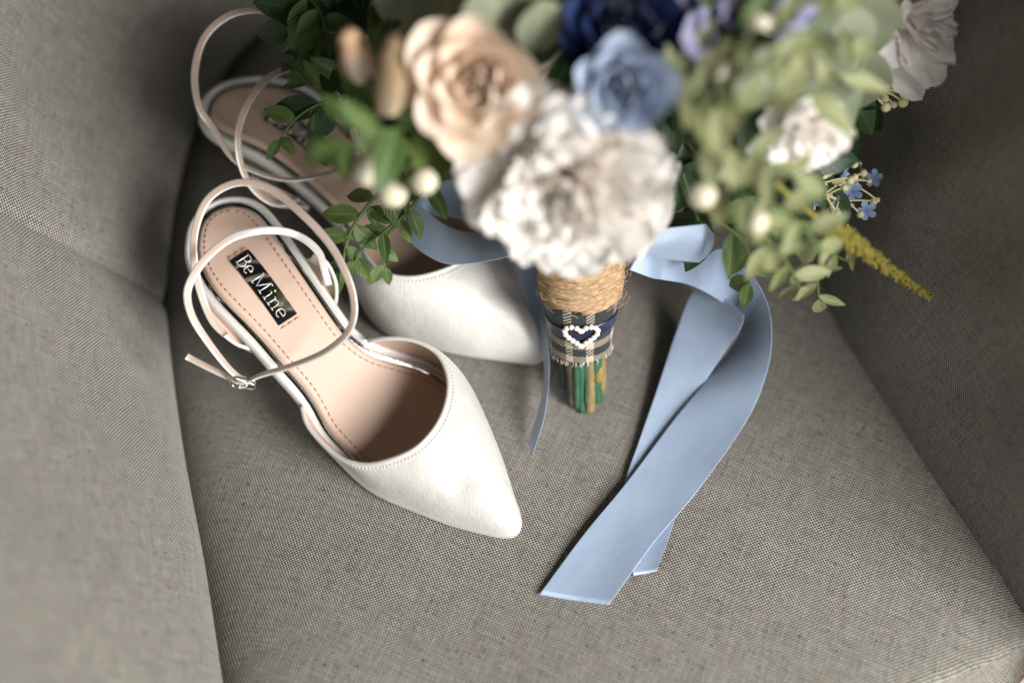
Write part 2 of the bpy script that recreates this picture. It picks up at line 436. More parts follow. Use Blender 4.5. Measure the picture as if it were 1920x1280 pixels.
def strap_mesh(path, wdir, width, thick=.0011):
    """outer face, inner face with its own material, rounded edges; path n x 3, wdir n x 3."""
    path = np.array(path); T = np.gradient(path, axis=0); V = []; n = len(path)
    prof = [(-.5, .0), (-.46, .45), (-.24, .5), (.24, .5), (.46, .45), (.5, 0), (.46, -.45), (.24, -.5), (-.24, -.5), (-.46, -.45)]
    for i in range(n):
        t = nrm(T[i]); wv = wdir[i] - t * (wdir[i] @ t); wv = nrm(wv); nv = np.cross(t, wv)
        for a, b in prof: V.append(path[i] + wv * a * width + nv * b * thick)
    F = gridfaces(n, 10, cv=True); F += [tuple(range(10)), tuple((n - 1) * 10 + k for k in range(10))[::-1]]
    return V, F

TOPL = [(563, 762, .0), (574, 797, .004), (600, 830, .009), (628, 855, .014), (655, 868, .0185), (690, 872, .023), (733, 862, .029), (778, 841, .034), (812, 807, .037), (833, 769, .038), (842, 728, .036), (838, 693, .033), (822, 662, .0295), (795, 643, .026), (761, 633, .0215), (726, 632, .016), (703, 634, .010), (690, 638, .004)]

def letters():
    def arcp(cx, cy, rx, ry, a0, a1, n=14): return [(cx + rx * cos(radians(a0 + (a1 - a0) * i / n)), cy + ry * sin(radians(a0 + (a1 - a0) * i / n))) for i in range(n + 1)]
    S = []
    def add(off, *strokes):
        for st in strokes: S.append([(x + off, y) for x, y in st])
    def e(off): add(off, [(.06, .34), (.5, .34)] + arcp(.28, .34, .22, .33, 0, 305, 22))
    add(0, [(.12, 0), (.12, 1)], [(0, 0), (.3, 0)], [(0, 1), (.3, 1)], [(.12, 1), (.3, 1)] + arcp(.32, .77, .22, .23, 85, -85) + [(.12, .54)], [(.12, .54), (.3, .54)] + arcp(.34, .27, .27, .27, 85, -85) + [(.12, 0)])
    e(.68)
    add(1.62, [(.1, 0), (.1, 1)], [(0, 0), (.22, 0)], [(0, 1), (.14, 1)], [(.12, 1), (.47, .06), (.82, 1)], [(.84, 0), (.84, 1)], [(.72, 0), (1., 0)], [(.8, 1), (1., 1)])
    add(2.80, [(.13, 0), (.13, .66)], [(0, 0), (.26, 0)], [(0, .66), (.13, .66)], arcp(.13, .92, .04, .04, 0, 360, 8))
    add(3.18, [(.13, 0), (.13, .66)], [(0, 0), (.26, 0)], [(0, .66), (.13, .66)], [(.13, .48)] + arcp(.33, .46, .16, .2, 150, 0, 10) + [(.49, 0)], [(.38, 0), (.6, 0)])
    e(3.86)
    return S

def name_sat(pts): return pts is strB

def make_shoe(label, mir, th, loc, straps, tabs, buckle):
    S = Shoe(label, mir, th, loc)
    # white satin covered board with a raised rounded rim
    R = [inset(.012, -.006), inset(.0012, -.0055), inset(0, -.004), inset(-.0003, -.001), inset(.0003, .0012), inset(.0014, .0024), inset(.0026, .0024), inset(.0036, .0012), inset(.0042, -.0006)]
    for k in (0, 1): R[k][:, 2] = np.maximum(R[k][:, 2], .0006)
    V, F = rings_mesh(R); V.append(np.array([.12, -.012, .004])); n = NOUT
    S.add('sole_rim', V[:-1], F, [M['edge']])
    bt = [inset(.010, -.0055)]; 
    for k in (.5, 0.): bt.append(np.array([spine_of(q) * (1 - k) + q * k - np.array([0, 0, .0055 * (1 - k)]) for q in bt[0]]))
    for r in bt: r[:, 2] = np.maximum(r[:, 2], .0008)
    V, F = rings_mesh(bt); S.add('sole', V, F, [M['sole']])
    # mirror strip
    R = [inset(.0034, -.001), inset(.0038, .0012), inset(.0050, .0021), inset(.0064, .0019), inset(.0078, .0008), inset(.0086, -.0008)]
    V, F = rings_mesh(R); S.add('silver_trim', V, F, [M['silver']])
    # padded footbed
    o1 = [inset(.0076, .0002), inset(.0079, .0018), inset(.0086, .0025)]
    base = inset(.0095, .0026)
    for k in (1, .86, .7, .5, .3, .12, 0.):
        r = []
        for q in base:
            c = spine_of(q); p = c * (1 - k) + q * k; dish = -.0012 * (1 - k * k) * (1 if q[0] < .06 else .5)
            r.append((p[0], p[1], insole_z(p) + dish))
        o1.append(np.array(r))
    V, F = rings_mesh(o1); ins = S.add('insole', V, F, [M['tan']])
    st = inset(.0112, .0029); parts = []
    L = np.r_[0, np.cumsum(np.linalg.norm(np.diff(np.vstack([st, st[:1]]), axis=0), axis=1))]; full = np.vstack([st, st[:1]])
    s = 0
    while s < L[-1] - .003:
        a = np.array([np.interp(s, L, full[:, k]) for k in range(3)]); b = np.array([np.interp(s + .0022, L, full[:, k]) for k in range(3)]); s += .0037
        parts.append(tube([a - [0, 0, .0003], (a + b) / 2 + [0, 0, .00005], b - [0, 0, .0003]], .00034, 5))
    V, F = join(parts); S.add('stitching', V, F, [M['stitch']], ins, kind='stuff')
    # name plate pressed into the footbed, with raised letters
    cs = [on_sole(*p, .003) for p in ((433, 488), (466, 470), (554, 585), (523, 609))]
    ctr = sum(cs) / 4
    if mir: ctr = ctr * np.array([1, -1, 1])
    d1 = nrm(((cs[2] + cs[3]) - (cs[0] + cs[1]))[:2]); 
    if mir: d1 = d1 * np.array([1, -1])
    d2 = np.array([-d1[1], d1[0]])                        # letter tops point this way
    PLN, PWD = .0415, .0118
    def pl(a, b, dz):
        x, y = ctr[:2] + d1 * a + d2 * b; return (x, y, zs(x) + .0026 - (.0009 if 0 else .0006) + dz)
    V = []; na, nb = 22, 5
    for i in range(na):
        for j in range(nb):
            a = (i / (na - 1) - .5) * PLN; b = (j / (nb - 1) - .5) * PWD
            e = min(1, min(i, na - 1 - i, 1)) * min(1, min(j, nb - 1 - j, 1))
            roll = .0012 * smooth((i / (na - 1) - .93) / .07)
            V.append(pl(a, b, .0009 * (.85 + .15 * e)))
    pm = S.add('name_plate', V, [f[::-1] for f in gridfaces(na, nb)], [M['plate']], nomirror=True)
    H = .0077; parts = []
    for stq in letters():
        path = [np.array(pl((x / 4.40 - .5) * PLN * .90, (y - .5) * H, .00105)) for x, y in stq]
        if len(path) == 2: path = [path[0], (path[0] + path[1]) / 2, path[1]]
        parts.append(tube(path, .00023, 6))
    V, F = join(parts); S.add('lettering', V, F, [M['letter']], pm, nomirror=True)
    parts = []
    for sg in (-1, 1):
        for k in range(3):
            a0 = sg * (PLN / 2 + .0016); b0 = (k - 1) * .0042
            parts.append(tube([pl(a0, b0 - .0014, .0004), pl(a0, b0, .0008), pl(a0, b0 + .0014, .0004)], .0003, 5))
    V, F = join(parts); S.add('plate_stitch', V, F, [M['stitch']], pm, nomirror=True)
    # vamp: fan of curves from the sole edge up to the topline
    NU, NV = 96, 18
    i0 = int(np.argmin(np.linalg.norm(OUT[:, :2] - on_sole(560, 757)[:2], axis=1))); i1 = int(np.argmin(np.linalg.norm(OUT[:, :2] - on_sole(686, 632)[:2], axis=1)))
    it = int(np.argmax(OUT[:, 0]))
    eL = OUT[i0:it + 1]; eR = OUT[it:i1 + 1]
    h = NU // 2
    E = np.vstack([crom(eL, h + 1), crom(eR, NU - h)[1:]])
    T0 = crom([at_h(x, y, zprof(0) * 0 + max(z, 0) + max(zs(on_sole(x, y)[0]), .007) + .003) for x, y, z in TOPL], 200)
    jt = int(np.argmin(np.linalg.norm(T0[:, :2] - at_h(806, 815, .044)[:2], axis=1)))
    T = np.vstack([crom(T0[:jt + 1], h + 1), crom(T0[jt:], NU - h)[1:]])
    def surf(off):
        V = []
        for i in range(NU):
            e, t = E[i].copy(), T[i].copy(); e[2] = max(e[2] - .004, .001)
            eh = np.array([e[0] - t[0], e[1] - t[1], 0]); hh = max(t[2] - e[2], .001); fr = 1 - abs(i - h) / h
            out = nrm(eh) if np.linalg.norm(eh) > .002 else np.zeros(3)
            p1 = e + np.array([0, 0, min(hh * .62, .020)]) + out * .0030 * min(1, hh / .02) * (1 - .9 * fr ** 6)
            p2 = t + eh * (.48 + .1 * fr) - np.array([0, 0, .002 + .010 * fr * .55])
            for j in range(NV):
                s = j / (NV - 1); q = e * (1 - s) ** 3 + 3 * p1 * s * (1 - s) ** 2 + 3 * p2 * s * s * (1 - s) + t * s ** 3
                V.append(q)
        V = np.array(V)
        # soft hollow on the toe where the foot has not pushed the satin out
        c = at_h(862, 905, .028); d2_ = ((V[:, 0] - c[0]) ** 2 + (V[:, 1] - c[1]) ** 2)
        V[:, 2] -= .0040 * np.exp(-d2_ / .0095 ** 2)
        if off:
            G = V.reshape(NU, NV, 3); du = np.gradient(G, axis=0); dv = np.gradient(G, axis=1); N = np.cross(du, dv); N /= np.linalg.norm(N, axis=2, keepdims=True) + 1e-9
            mid = np.array([.14, -.006, .0]); 
            sg = np.sign(np.sum(N * (G - mid), axis=2, keepdims=True)); G = G - N * sg * off; V = G.reshape(-1, 3)
        return V
    Vo = surf(0); va = S.add('vamp', list(Vo), [f[::-1] for f in gridfaces(NU, NV)], [M['satin']])
    Vi = surf(.0013); S.add('vamp_lining', list(Vi), gridfaces(NU, NV), [M['tan']])
    Tm = (Vo.reshape(NU, NV, 3)[:, -1] + Vi.reshape(NU, NV, 3)[:, -1]) / 2
    V, F = tube(crom(Tm, 110), .00125, 8); S.add('topline_binding', V, F, [M['edge']], va)
    G = Vo.reshape(NU, NV, 3); row = crom(G[:, -1] * .62 + G[:, -2] * .38 + [0, 0, .0005], 400); parts = []
    d = np.r_[0, np.cumsum(np.linalg.norm(np.diff(row, axis=0), axis=1))]; s = .004
    # stitches hug the topline at a steady distance
    rr = []
    for i in range(NU):
        cv = G[i, ::-1]; dd = np.r_[0, np.cumsum(np.linalg.norm(np.diff(cv, axis=0), axis=1))]; rr.append([np.interp(min(.0030, dd[-1] * .6), dd, cv[:, k]) for k in range(3)])
    row = crom(np.array(rr), 400); d = np.r_[0, np.cumsum(np.linalg.norm(np.diff(row, axis=0), axis=1))]
    while s < d[-1] - .006:
        a, b = [np.array([np.interp(q, d, row[:, k]) for k in range(3)]) for q in (s, s + .0013)]; s += .0021
        parts.append(tube([a, (a + b) / 2 + [0, 0, .0003], b], .00030, 5))
    V, F = join(parts); S.add('topline_stitching', V, F, [M['stitchw']], va, kind='stuff')
    # heel: flared satin covered block tapering to a small top piece
    hc = np.array([.026, -.019]); V = []; lv = [(-.010, .30), (.004, .31), (.015, .34), (.03, .42), (.045, .62), (.052, .86), (.056, .97)]
    hr = [q for q in OUT if q[0] < .062]
    # order the back part of the outline and close it at the breast
    ang = sorted(hr, key=lambda q: atan2(q[1] - hc[1], q[0] - hc[0])); n = len(ang)
    for z, k in lv:
        for q in ang:
            x, y = hc + (q[:2] - hc) * k; V.append((x - .004 * (1 - k), y, z))
    F = gridfaces(len(lv), n, cv=True) + [tuple(range(n))[::-1]]; S.add('heel', V, F, [M['edge']])
    # side tabs that carry the straps
    for sole_px, edge in tabs:
        m = 16; a = crom([S.loc_of(P(*p)) for p in sole_px], m); b = crom([S.loc_of(P(*p)) for p in edge], m); V = []; k = 7
        for i in range(m):
            for j in range(k):
                s = j / (k - 1); q = a[i] * (1 - s) + b[i] * s; q = q + np.array([0, 0, -.004 * sin(pi * s)]); V.append(q)
        F = gridfaces(m, k); Vb = [np.array(v) - [0, 0, .0014] for v in V]; n0 = len(V)
        S_V = V + Vb; S_F = F + [tuple(x + n0 for x in f[::-1]) for f in F]
        fm = [0] * len(F) + [1] * len(F)
        tb = S.add('side_tab', S_V, S_F, [M['tan'], M['edge']], fm=fm, nomirror=True)
        v, f = tube([np.array(q) for q in b], .0011, 8); S.add('tab_binding', v, f, [M['edge']], tb, nomirror=True)
    # straps
    for name, pts, tilt, wd in straps:
        c = S.loc_of(np.mean([P(*p) for p in pts], axis=0)); path = crom([S.loc_of(P(*p)) for p in pts], 120)
        wdir = []
        for q in path:
            o = q - c; o[2] = 0; o = nrm(o); wdir.append(nrm(np.array([0, 0, 1.]) * sin(tilt) + o * cos(tilt)))
        V, F = strap_mesh(path, wdir, wd); T = np.gradient(path, axis=0); fm = []
        n = len(path)
        sg = 1 if np.mean([np.cross(nrm(T[i]), nrm(wdir[i]))@nrm((path[i] - c) * [1, 1, 0]) for i in range(n)]) > 0 else -1
        for i in range(n - 1):
            for j in range(10): inner = j == (7 if sg > 0 else 2); fm.append(1 if inner else 0)
        fm += [0, 0]
        if len(fm) and name_sat(pts): fm = [0 if i < len(fm) * .42 else q for i, q in enumerate(fm)]
        S.add(name, V, F, [M['strap'], M['tan']], fm=fm, nomirror=True)
    if buckle:
        q = S.loc_of(P(*buckle[0])); d = nrm(S.loc_of(P(*buckle[1])) - q); up = nrm(np.array([.1, -.2, 1.])); sd = nrm(np.cross(up, d)); up = np.cross(d, sd); lo = []
        for k in range(40):
            a = 2 * pi * k / 40; ca, sa = cos(a), sin(a); f_ = (abs(ca) ** 4 + abs(sa) ** 4) ** -.25; lo.append(q + d * ca * f_ * .0066 + (sd * .35 + up * .9) * sa * f_ * .0044)
        v, f = tube(np.array(lo + lo[:1]), .00055, 8, cap=False); bk = S.add('buckle', v, f, [M['silver']], nomirror=True)
        v, f = tube([q - d * .006, q + sd * .001, q + d * .0066], .0006, 6); S.add('prong', v, f, [M['silver']], bk, nomirror=True)
    return S

strA = [(423, 628, .058), (399, 603, .062), (380, 560, .068), (366, 505, .078), (363, 455, .088), (371, 412, .097), (389, 375, .102), (420, 351, .105), (457, 342, .106), (499, 351, .105), (533, 372, .104), (567, 402, .103), (597, 432, .101), (624, 466, .098), (645, 505, .094), (660, 545, .088), (664, 588, .081), (653, 622, .074), (629, 646, .068), (595, 667, .062), (540, 688, .055), (490, 703, .050), (455, 716, .047), (425, 705, .047), (385, 686, .050), (350, 668, .053)]
strB = [(616, 535, .052), (608, 505, .060), (598, 474, .070), (570, 448, .082), (533, 434, .090), (485, 433, .094), (433, 447, .095), (389, 481, .092), (361, 520, .088), (351, 554, .083), (361, 595, .077), (389, 640, .067), (423, 684, .056), (446, 706, .050), (461, 713, .048), (463, 721, .046), (450, 723, .045)]
tabs1 = [([(372, 540, .058), (392, 570, .057), (425, 606, .052), (468, 651, .044)], [(370, 530, .071), (380, 568, .066), (402, 610, .058), (440, 643, .049), (470, 654, .044)]),
         ([(566, 478, .056), (590, 512, .051), (612, 544, .046), (628, 568, .042)], [(588, 476, .068), (612, 492, .062), (628, 524, .054), (631, 552, .047), (629, 569, .042)])]
make_shoe('white satin pointed shoe with crossed blush straps and small buckle, in full view', False, TH1, HB[:2],
          [('ankle_strap', strA, radians(22), .0041), ('ankle_strap', strB, radians(24), .0041)], tabs1, [(455, 718, .0475), (480, 722, .047)])

st2a = [(560, 372, .050), (525, 384, .052), (494, 372, .058), (468, 345, .066), (452, 310, .074), (446, 275, .082), (449, 235, .089), (469, 187, .095), (503, 147, .098), (550, 128, .098), (600, 140, .094), (640, 190, .085), (665, 250, .07), (668, 300, .058)]
st2b = [(668, 240, .075), (640, 150, .092), (612, 105, .102), (578, 58, .11), (531, 28, .116), (475, 19, .118), (425, 32, .116), (383, 72, .110), (365, 137, .102), (373, 200, .094), (396, 236, .086), (437, 297, .076), (482, 323, .070), (537, 337, .066), (590, 332, .063), (635, 317, .060), (680, 296, .058), (710, 275, .058)]
tabs2 = [([(470, 330, .056), (505, 346, .053), (540, 362, .049), (575, 382, .044)], [(466, 340, .066), (484, 366, .058), (515, 384, .050), (552, 388, .046), (578, 388, .042)]),
         ([(600, 205, .056), (630, 235, .051), (655, 262, .046)], [(615, 190, .068), (655, 215, .06), (670, 262, .05)])]
make_shoe('white satin pointed shoe partly hidden under the bouquet leaves', True, -.5783, (-.1781, .1145),
          [('ankle_strap', st2a, radians(24), .0041), ('ankle_strap', st2b, radians(26), .0041)], tabs2, None)

# ------------------------------------------------------------------ bouquet: handle
H0 = P(1091, 738, .001); LEAN = radians(25)
HA = nrm([-.035, sin(LEAN), cos(LEAN)]); HX = nrm(np.cross(HA, [0, 1, 0]) * 1.0); HX = nrm(np.cross([0, 1., 0], HA)); HY = np.cross(HA, HX)   # HY points away from camera side
if HX[0] < 0: HX, HY = -HX, -HY
bq = thing('bouquet', 'bridal bouquet of cream, peach and blue blooms with plaid wrapped handle', 'bouquet', H0)
def rel(q): return np.array(q) - H0
def hp(s, a, r): return HA * s + (HX * sin(a) - HY * cos(a)) * r          # a = 0 faces the viewer; relative to root
def hr(s): return .0150 + (.0052) * smooth((s - .02) / .08) + .0002
# which way is the front of the handle
if (hp(0, 0, 1.)) @ FWD > 0: HY = -HY

stems = [(-.45, .0118, .003, .0011, 'stemb'), (.15, .0128, .002, .0010, 'stemg'), (.60, .0132, -.001, .0011, 'stemg'), (1.02, .0130, .0065, .0013, 'stemb'), (-.95, .0095, .006, .0022, 'stemg'), (-.62, .0115, .000, .0026, 'stemd'), (-.30, .0125, -.002, .0016, 'stemg'), (-.02, .0115, -.0048, .0023, 'stemg'), (.36, .0125, -.0045, .0026, 'stemb'), (.78, .0125, .0015, .0034, 'stemg'), (1.25, .0125, .004, .0024, 'stemb'), (1.9, .010, .006, .0025, 'stemg'), (2.6, .011, .005, .0026, 'stemb'), (-1.6, .011, .004, .0024, 'stemd'), (-2.3, .011, .006, .0024, 'stemg'), (3.2, .004, .004, .0028, 'stemd')]
for a, r, s0, rad, mt in stems:
    path = []; w_ = rnd.uniform(0, 6)
    for k in range(14):
        s = s0 + k / 13 * (.10 - s0); rr = r * (1 - .15 * (1 - k / 13)) + .0006 * sin(w_ + k * .9); path.append(hp(s, a + .05 * sin(w_ + k * .5), rr))
    rad_ = [rad * (1 + .10 * sin(w_ + k * 2.1) + (.18 if k in (3, 4) and mt != 'stemb' else 0)) for k in range(14)]
    v, f = tube(crom(path, 40), np.interp(np.linspace(0, 13, 40), range(14), rad_), 10); put('stem', mesh('stem', v, f, mats=[M[mt]]), bq)
v, f = tube([hp(.86 * .032 + .002, 1.0, .0098), hp(.030, 1.0, .0105), hp(.0165, .70, .0135), hp(.0145, .68, .0133)], [.003, .0034, .003, .0006], 9)
put('stem', mesh('stem', v, f, mats=[mat_simple('olive_stem', (.24, .19, .04), .6)]), bq)

def band(name, s0, s1, extra, mat, na=72, ns=14, tilt=0., wob=0., thick=.0010, seam=None, fray=0.):
    V = []; uv = []
    for j in range(ns):
        for i in range(na + 1):
            a = -pi + 2 * pi * i / na; t = j / (ns - 1); s = s0 + (s1 - s0) * t + tilt * sin(a) + (fray * (rnd.random() - .5) if j in (0, ns - 1) else 0)
            r = hr(s) + extra + wob * sin(3 * a + t * 4) - (.0006 if j in (0, ns - 1) else 0)
            V.append(hp(s, a, r)); uv.append((a * .0185, s - s0))
    return mesh(name, V, [f[::-1] for f in gridfaces(ns, na + 1)], uv, [mat])
pm = put('plaid_band', band('plaid_band', .0315, .0665, .0012, M['plaid'], tilt=.0012, wob=.0003, fray=.0008), bq)
put('plaid_overlap', band('plaid_overlap', .033, .0605, .0022, M['plaid'], na=72, wob=.0004), pm) if False else None
# frayed threads at the lower edge
parts = []
for k in range(46):
    a = rnd.uniform(-1.5, 1.5); s = .0315 + .0012 * sin(a); r = hr(s) + .0010; l = rnd.uniform(.0006, .0022)
    parts.append(tube([hp(s + .001, a, r), hp(s - l * .5, a + rnd.uniform(-.03, .03), r + .0003), hp(s - l, a + rnd.uniform(-.08, .08), r + rnd.uniform(0, .0008))], .00012, 4))
v, f = join(parts); put('frayed_threads', mesh('frayed_threads', v, f, mats=[M['stitchw']]), pm, kind='stuff')
nb = put('navy_band', band('navy_band', .0485, .0555, .0021, M['navy'], tilt=.0016, wob=.0002), bq)
# jute: one long twine wound round and round, with loose fibres
path = []; turns = 15
for k in range(turns * 30):
    a = k / 30 * 2 * pi; s = .0660 + (k / (turns * 30)) * .034; path.append(hp(s + .0009 * sin(a) + .0005 * sin(a * 2.3 + k * .011), a, hr(s) + .0016 + .00035 * sin(a * 1.7 + k * .05)))
path = np.array(path); v, f = tube(path, [.00155 + .0002 * sin(k * .7) for k in range(len(path))], 8)
uv = [(i // 8 * .0042 * .24, (i % 8) / 8 * .010) for i in range(len(v))]
jw = put('jute_wrap', mesh('jute_wrap', v, f, uv, [M['jute']]), bq)
parts = []
for k in range(330):
    a = rnd.uniform(-2, 2); s = rnd.uniform(.0655, .098); da = rnd.uniform(.15, .6) * rnd.choice((-1, 1)); ds = rnd.uniform(-.005, .005); lift = rnd.uniform(.0002, .0012) if k % 9 else rnd.uniform(.002, .005)
    parts.append(tube([hp(s, a, hr(s) + .0026), hp(s + ds * .5, a + da * .5, hr(s) + .0030 + lift), hp(s + ds, a + da, hr(s) + .0026 + lift * (.4 if k % 9 else 1))], .00014, 4, cap=False))
v, f = join(parts); put('jute_fibres', mesh('jute_fibres', v, f, mats=[M['fibre']]), jw, kind='stuff')
v, f = tube([hp(s, 0, 0) for s in (.028, .06, .11)], [.0125, .0145, .018], 20); put('handle_core', mesh('handle_core', v, f, mats=[M['stemd']]), bq)

# pearl heart buckle on the navy band
def heart(t): return 16 * sin(t) ** 3, 13 * cos(t) - 5 * cos(2 * t) - 2 * cos(3 * t) - cos(4 * t)
hpts = [heart(2 * pi * k / 400) for k in range(400)]
hl = np.r_[0, np.cumsum([math.dist(hpts[k], hpts[(k + 1) % 400]) for k in range(400)])]; NP = 20; pos = []
for k in range(NP):
    q = np.interp((k + .5) / NP * hl[-1], hl, range(401)); pos.append(heart(2 * pi * q / 400))
A0 = -.02; HS = .00057; hs_c = .0516
fr_o = hp(hs_c, A0, hr(hs_c) + .0042); wx = HX * cos(A0) ; 
def hpos(x, y): a = A0 + x * HS / .0215; return hp(hs_c + (y + 1.5) * HS * .74, a, hr(hs_c) + .0040)
ringp = np.array([hpos(*p) for p in hpts[::5]] + [hpos(*hpts[0])])
v, f = tube(ringp - (ringp.mean(0) * 0) , .0006, 6, cap=False); hb_ = put('heart_buckle', mesh('heart_buckle', v, f, mats=[M['pearl']]), bq, label='heart shaped buckle set with small pearls')
v, f = sphere((0, 0, 0), .00148, 14, 9); pme = mesh('pearl', v, f, mats=[M['pearl']])
for p in pos: put('pearl', pme, hb_, loc=hpos(*p))
v, f = tube([hpos(.2, 11), hpos(.2, 0), hpos(.2, -14)], .0004, 6); 

# ------------------------------------------------------------------ bouquet: leaves, petals
def leaf_mesh(name, mat, wd=.42, fold=.16, bend=.25, tipp=1.0, n=11, m=5, wav=.02, thick=.0):
    V = []; uv = []
    for i in range(n):
        s = i / (n - 1); hw = wd * .5 * (sin(pi * s ** .85) ** (.8 * tipp)) * (1 - .12 * s) + .012 * (1 - s)
        for j in range(m):
            t = j / (m - 1) * 2 - 1
            V.append((t * hw, s - .04 * bend * s * s, fold * abs(t) * hw - bend * s * s * .5 + wav * sin(s * 9 + t * 2) * abs(t))); uv.append((.5 + t / 2, s))
    n0 = len(V); F = gridfaces(n, m)
    return mesh(name, V, F, uv, [mat])
LV = {k: [leaf_mesh('leaf', M[mt], wd, fo, be, tp) for wd, fo, be, tp in var] for k, mt, var in (
    ('g', 'leaf', ((.46, .3, .25, 1), (.38, .4, -.15, 1), (.5, .2, .5, 1.1))),
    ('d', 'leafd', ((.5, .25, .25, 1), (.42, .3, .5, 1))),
    ('p', 'leafp', ((.40, .3, .3, 1.15), (.32, .4, -.2, 1.2), (.44, .2, .55, 1.1))),
    ('s', 'sage', ((.80, .12, .3, .8), (.7, .2, .15, .9))))}

def frame(o, y, z):
    y = nrm(y); x = nrm(np.cross(y, z)); z = np.cross(x, y); return o, x, y, z
def m4(o, x, y, z, sc):
    return Matrix(((x[0] * sc, y[0] * sc, z[0] * sc, o[0]), (x[1] * sc, y[1] * sc, z[1] * sc, o[1]), (x[2] * sc, y[2] * sc, z[2] * sc, o[2]), (0, 0, 0, 1)))

def put_leaf(parent, kind, o, y, z, size, k=None):
    me = LV[kind][rnd.randrange(len(LV[kind])) if k is None else k]
    return put('leaf', me, parent, mat4=m4(*frame(np.array(o), y, z), size))

def sprig(path, kind, n, size, spread=1.0, rad=.0011, twig='twig', tipleaf=True, roll=0., name='leafy_sprig', taper=.35):
    if kind == 'p': path = [(x, y, d - .032 * min(1, max(0, (545 - y) / 150)) * .5) for x, y, d in path]
    w = crom([rel(B(*p)) for p in path], 30); v, f = tube(w, np.linspace(rad, rad * .5, 30), 6)
    sp = put(name, mesh(name, v, f, mats=[M[twig]]), bq); T = np.gradient(w, axis=0)
    n = max(4, int(n * (.62 if kind == 'p' else .85)))
    for k in range(n):
        fr = .15 + .82 * k / max(1, n - 1); i = int(fr * 29); t = nrm(T[i]); view = -nrm(w[i] + H0 - CAM)
        side = nrm(np.cross(t, view)); sg = 1 if k % 2 else -1
        ang = roll + rnd.uniform(-.5, .5); sv = side * cos(ang) + view * sin(ang)
        y = t * rnd.uniform(.35, .75) + sv * sg * spread + view * rnd.uniform(-.2, .35)
        z = view * .8 + np.array([0, -.2, .5]) + np.array([rnd.uniform(-.5, .5) for _ in range(3)])
        put_leaf(sp, kind, w[i], y, z, size * (1.3 if kind != 'p' else 1.08) * rnd.uniform(.75, 1.15) * (1 - taper * fr))
    if tipleaf: put_leaf(sp, kind, w[-1], nrm(T[-1]), -nrm(w[-1] + H0 - CAM) + np.array([0, 0, .3]), size * .8)
    return sp

def wrap_petal(L, r0, a0, a1, half, ruf=0., edge=0., k=3, n=9, m=9, seed=0, notch=0.):
    rr = random.Random(seed); ph = rr.uniform(0, 6); V = []; uv = []; r = r0; z = 0.; pr = []
    for i in range(n):
        s = i / (n - 1); a = a0 + (a1 - a0) * s ** 1.3
        if i: r += cos(a) * L / (n - 1); z += sin(a) * L / (n - 1)
        pr.append((max(r, .0003), z, a))
    for i, (r, z, a) in enumerate(pr):
        s = i / (n - 1); w = (.45 + .55 * smooth(s / .45)) * (1 - .55 * max(0, (s - .6) / .4) ** 2.2)
        for j in range(m):
            t = j / (m - 1) * 2 - 1; az = t * half * w
            ru = ruf * L * s ** 2 * (sin(k * pi * t + ph) + .5 * sin(k * 2.3 * pi * t + ph * 2)) * .5
            cu = edge * L * s * s * t * t; sh = -notch * L * (1 - abs(t)) ** 2 * s ** 4 - .10 * L * t * t * s
            rad = r - ru * sin(a) + cu * sin(a) * .6 + sh * cos(a); zz = z + ru * cos(a) - cu * .5 + sh * sin(a)
            rad = max(rad, .0003); V.append((rad * cos(az), rad * sin(az), zz)); uv.append((.5 + t / 2, s))
    return V, gridfaces(n, m), uv

def flower(name, c, axis, petals, mats, label=None, core=None, roll=0.):
    """petals: list of (azimuth, wrap_petal args, tilt, material)"""
    ax = nrm(axis); x = nrm(np.cross([.2, .9, .1], ax)); y = np.cross(ax, x)
    Rm = Matrix(((x[0], y[0], ax[0]), (x[1], y[1], ax[1]), (x[2], y[2], ax[2])))
    o = rel(c)
    rc = core or .006; v, f = sphere((0, 0, 0), rc, 12, 8, .8)
    v = [np.array(Rm @ Vector(q)) + o for q in v]
    root = put(name, mesh(name, v, f, uv=[(.5, .1)] * len(v), mats=[mats[0]]), bq, label=label)
    for az, args, mt in petals:
        V, F, uv = wrap_petal(**args); R = Rm @ Matrix.Rotation(az + roll, 3, 'Z')
        pe = put('petal', mesh('petal', V, F, uv, [mt]), root, mat4=Matrix.Translation(Vector(o)) @ R.to_4x4())
    return root

def rose(name, c, axis, R, mt, n=22, open_=1.0, seed=1, label=None):
    rr = random.Random(seed); P_ = []
    for i in range(n):
        f = i / (n - 1); az = i * 2.39996 + rr.uniform(-.15, .15)
        P_.append((az, dict(L=R * (.62 + .42 * f), r0=R * (.04 + .26 * f), a0=radians(84 - 30 * f * open_), a1=radians(100 - (78 * f ** 1.2) * open_), half=radians(105 - 48 * f), ruf=.03 + .03 * f, edge=-.10 - .12 * f, k=1.5, n=9, m=9, seed=seed * 100 + i), mt))
    return flower(name, c, axis, P_, [mt], label, core=R * .25)

def peony(name, c, axis, R, mts, n=58, seed=3, label=None):
    """ragged double bloom: a mound of crumpled inner petals inside broad guard petals"""
    rr = random.Random(seed); P_ = []
    for i in range(n):
        f = i / (n - 1); az = i * 2.39996 + rr.uniform(-.4, .4); g = f ** .75
        el = 88 - 92 * g + rr.uniform(-13, 13)
        P_.append((az, dict(L=R * (.62 + .36 * g) * rr.uniform(.82, 1.12), r0=R * (.03 + .10 * g), a0=radians(el + 14), a1=radians(el + rr.uniform(-30, 26)), half=radians(rr.uniform(26, 42)) * (1.6 if f < .15 else 1), ruf=rr.uniform(.06, .12), edge=rr.uniform(-.2, .1), k=rr.choice((2, 2.5, 3.2)), n=9, m=11, seed=seed * 200 + i, notch=rr.uniform(0, .22)), mts[0] if rr.random() > f * 1.15 else mts[1]))
    return flower(name, c, axis, P_, [mts[0]], label, core=R * .25)

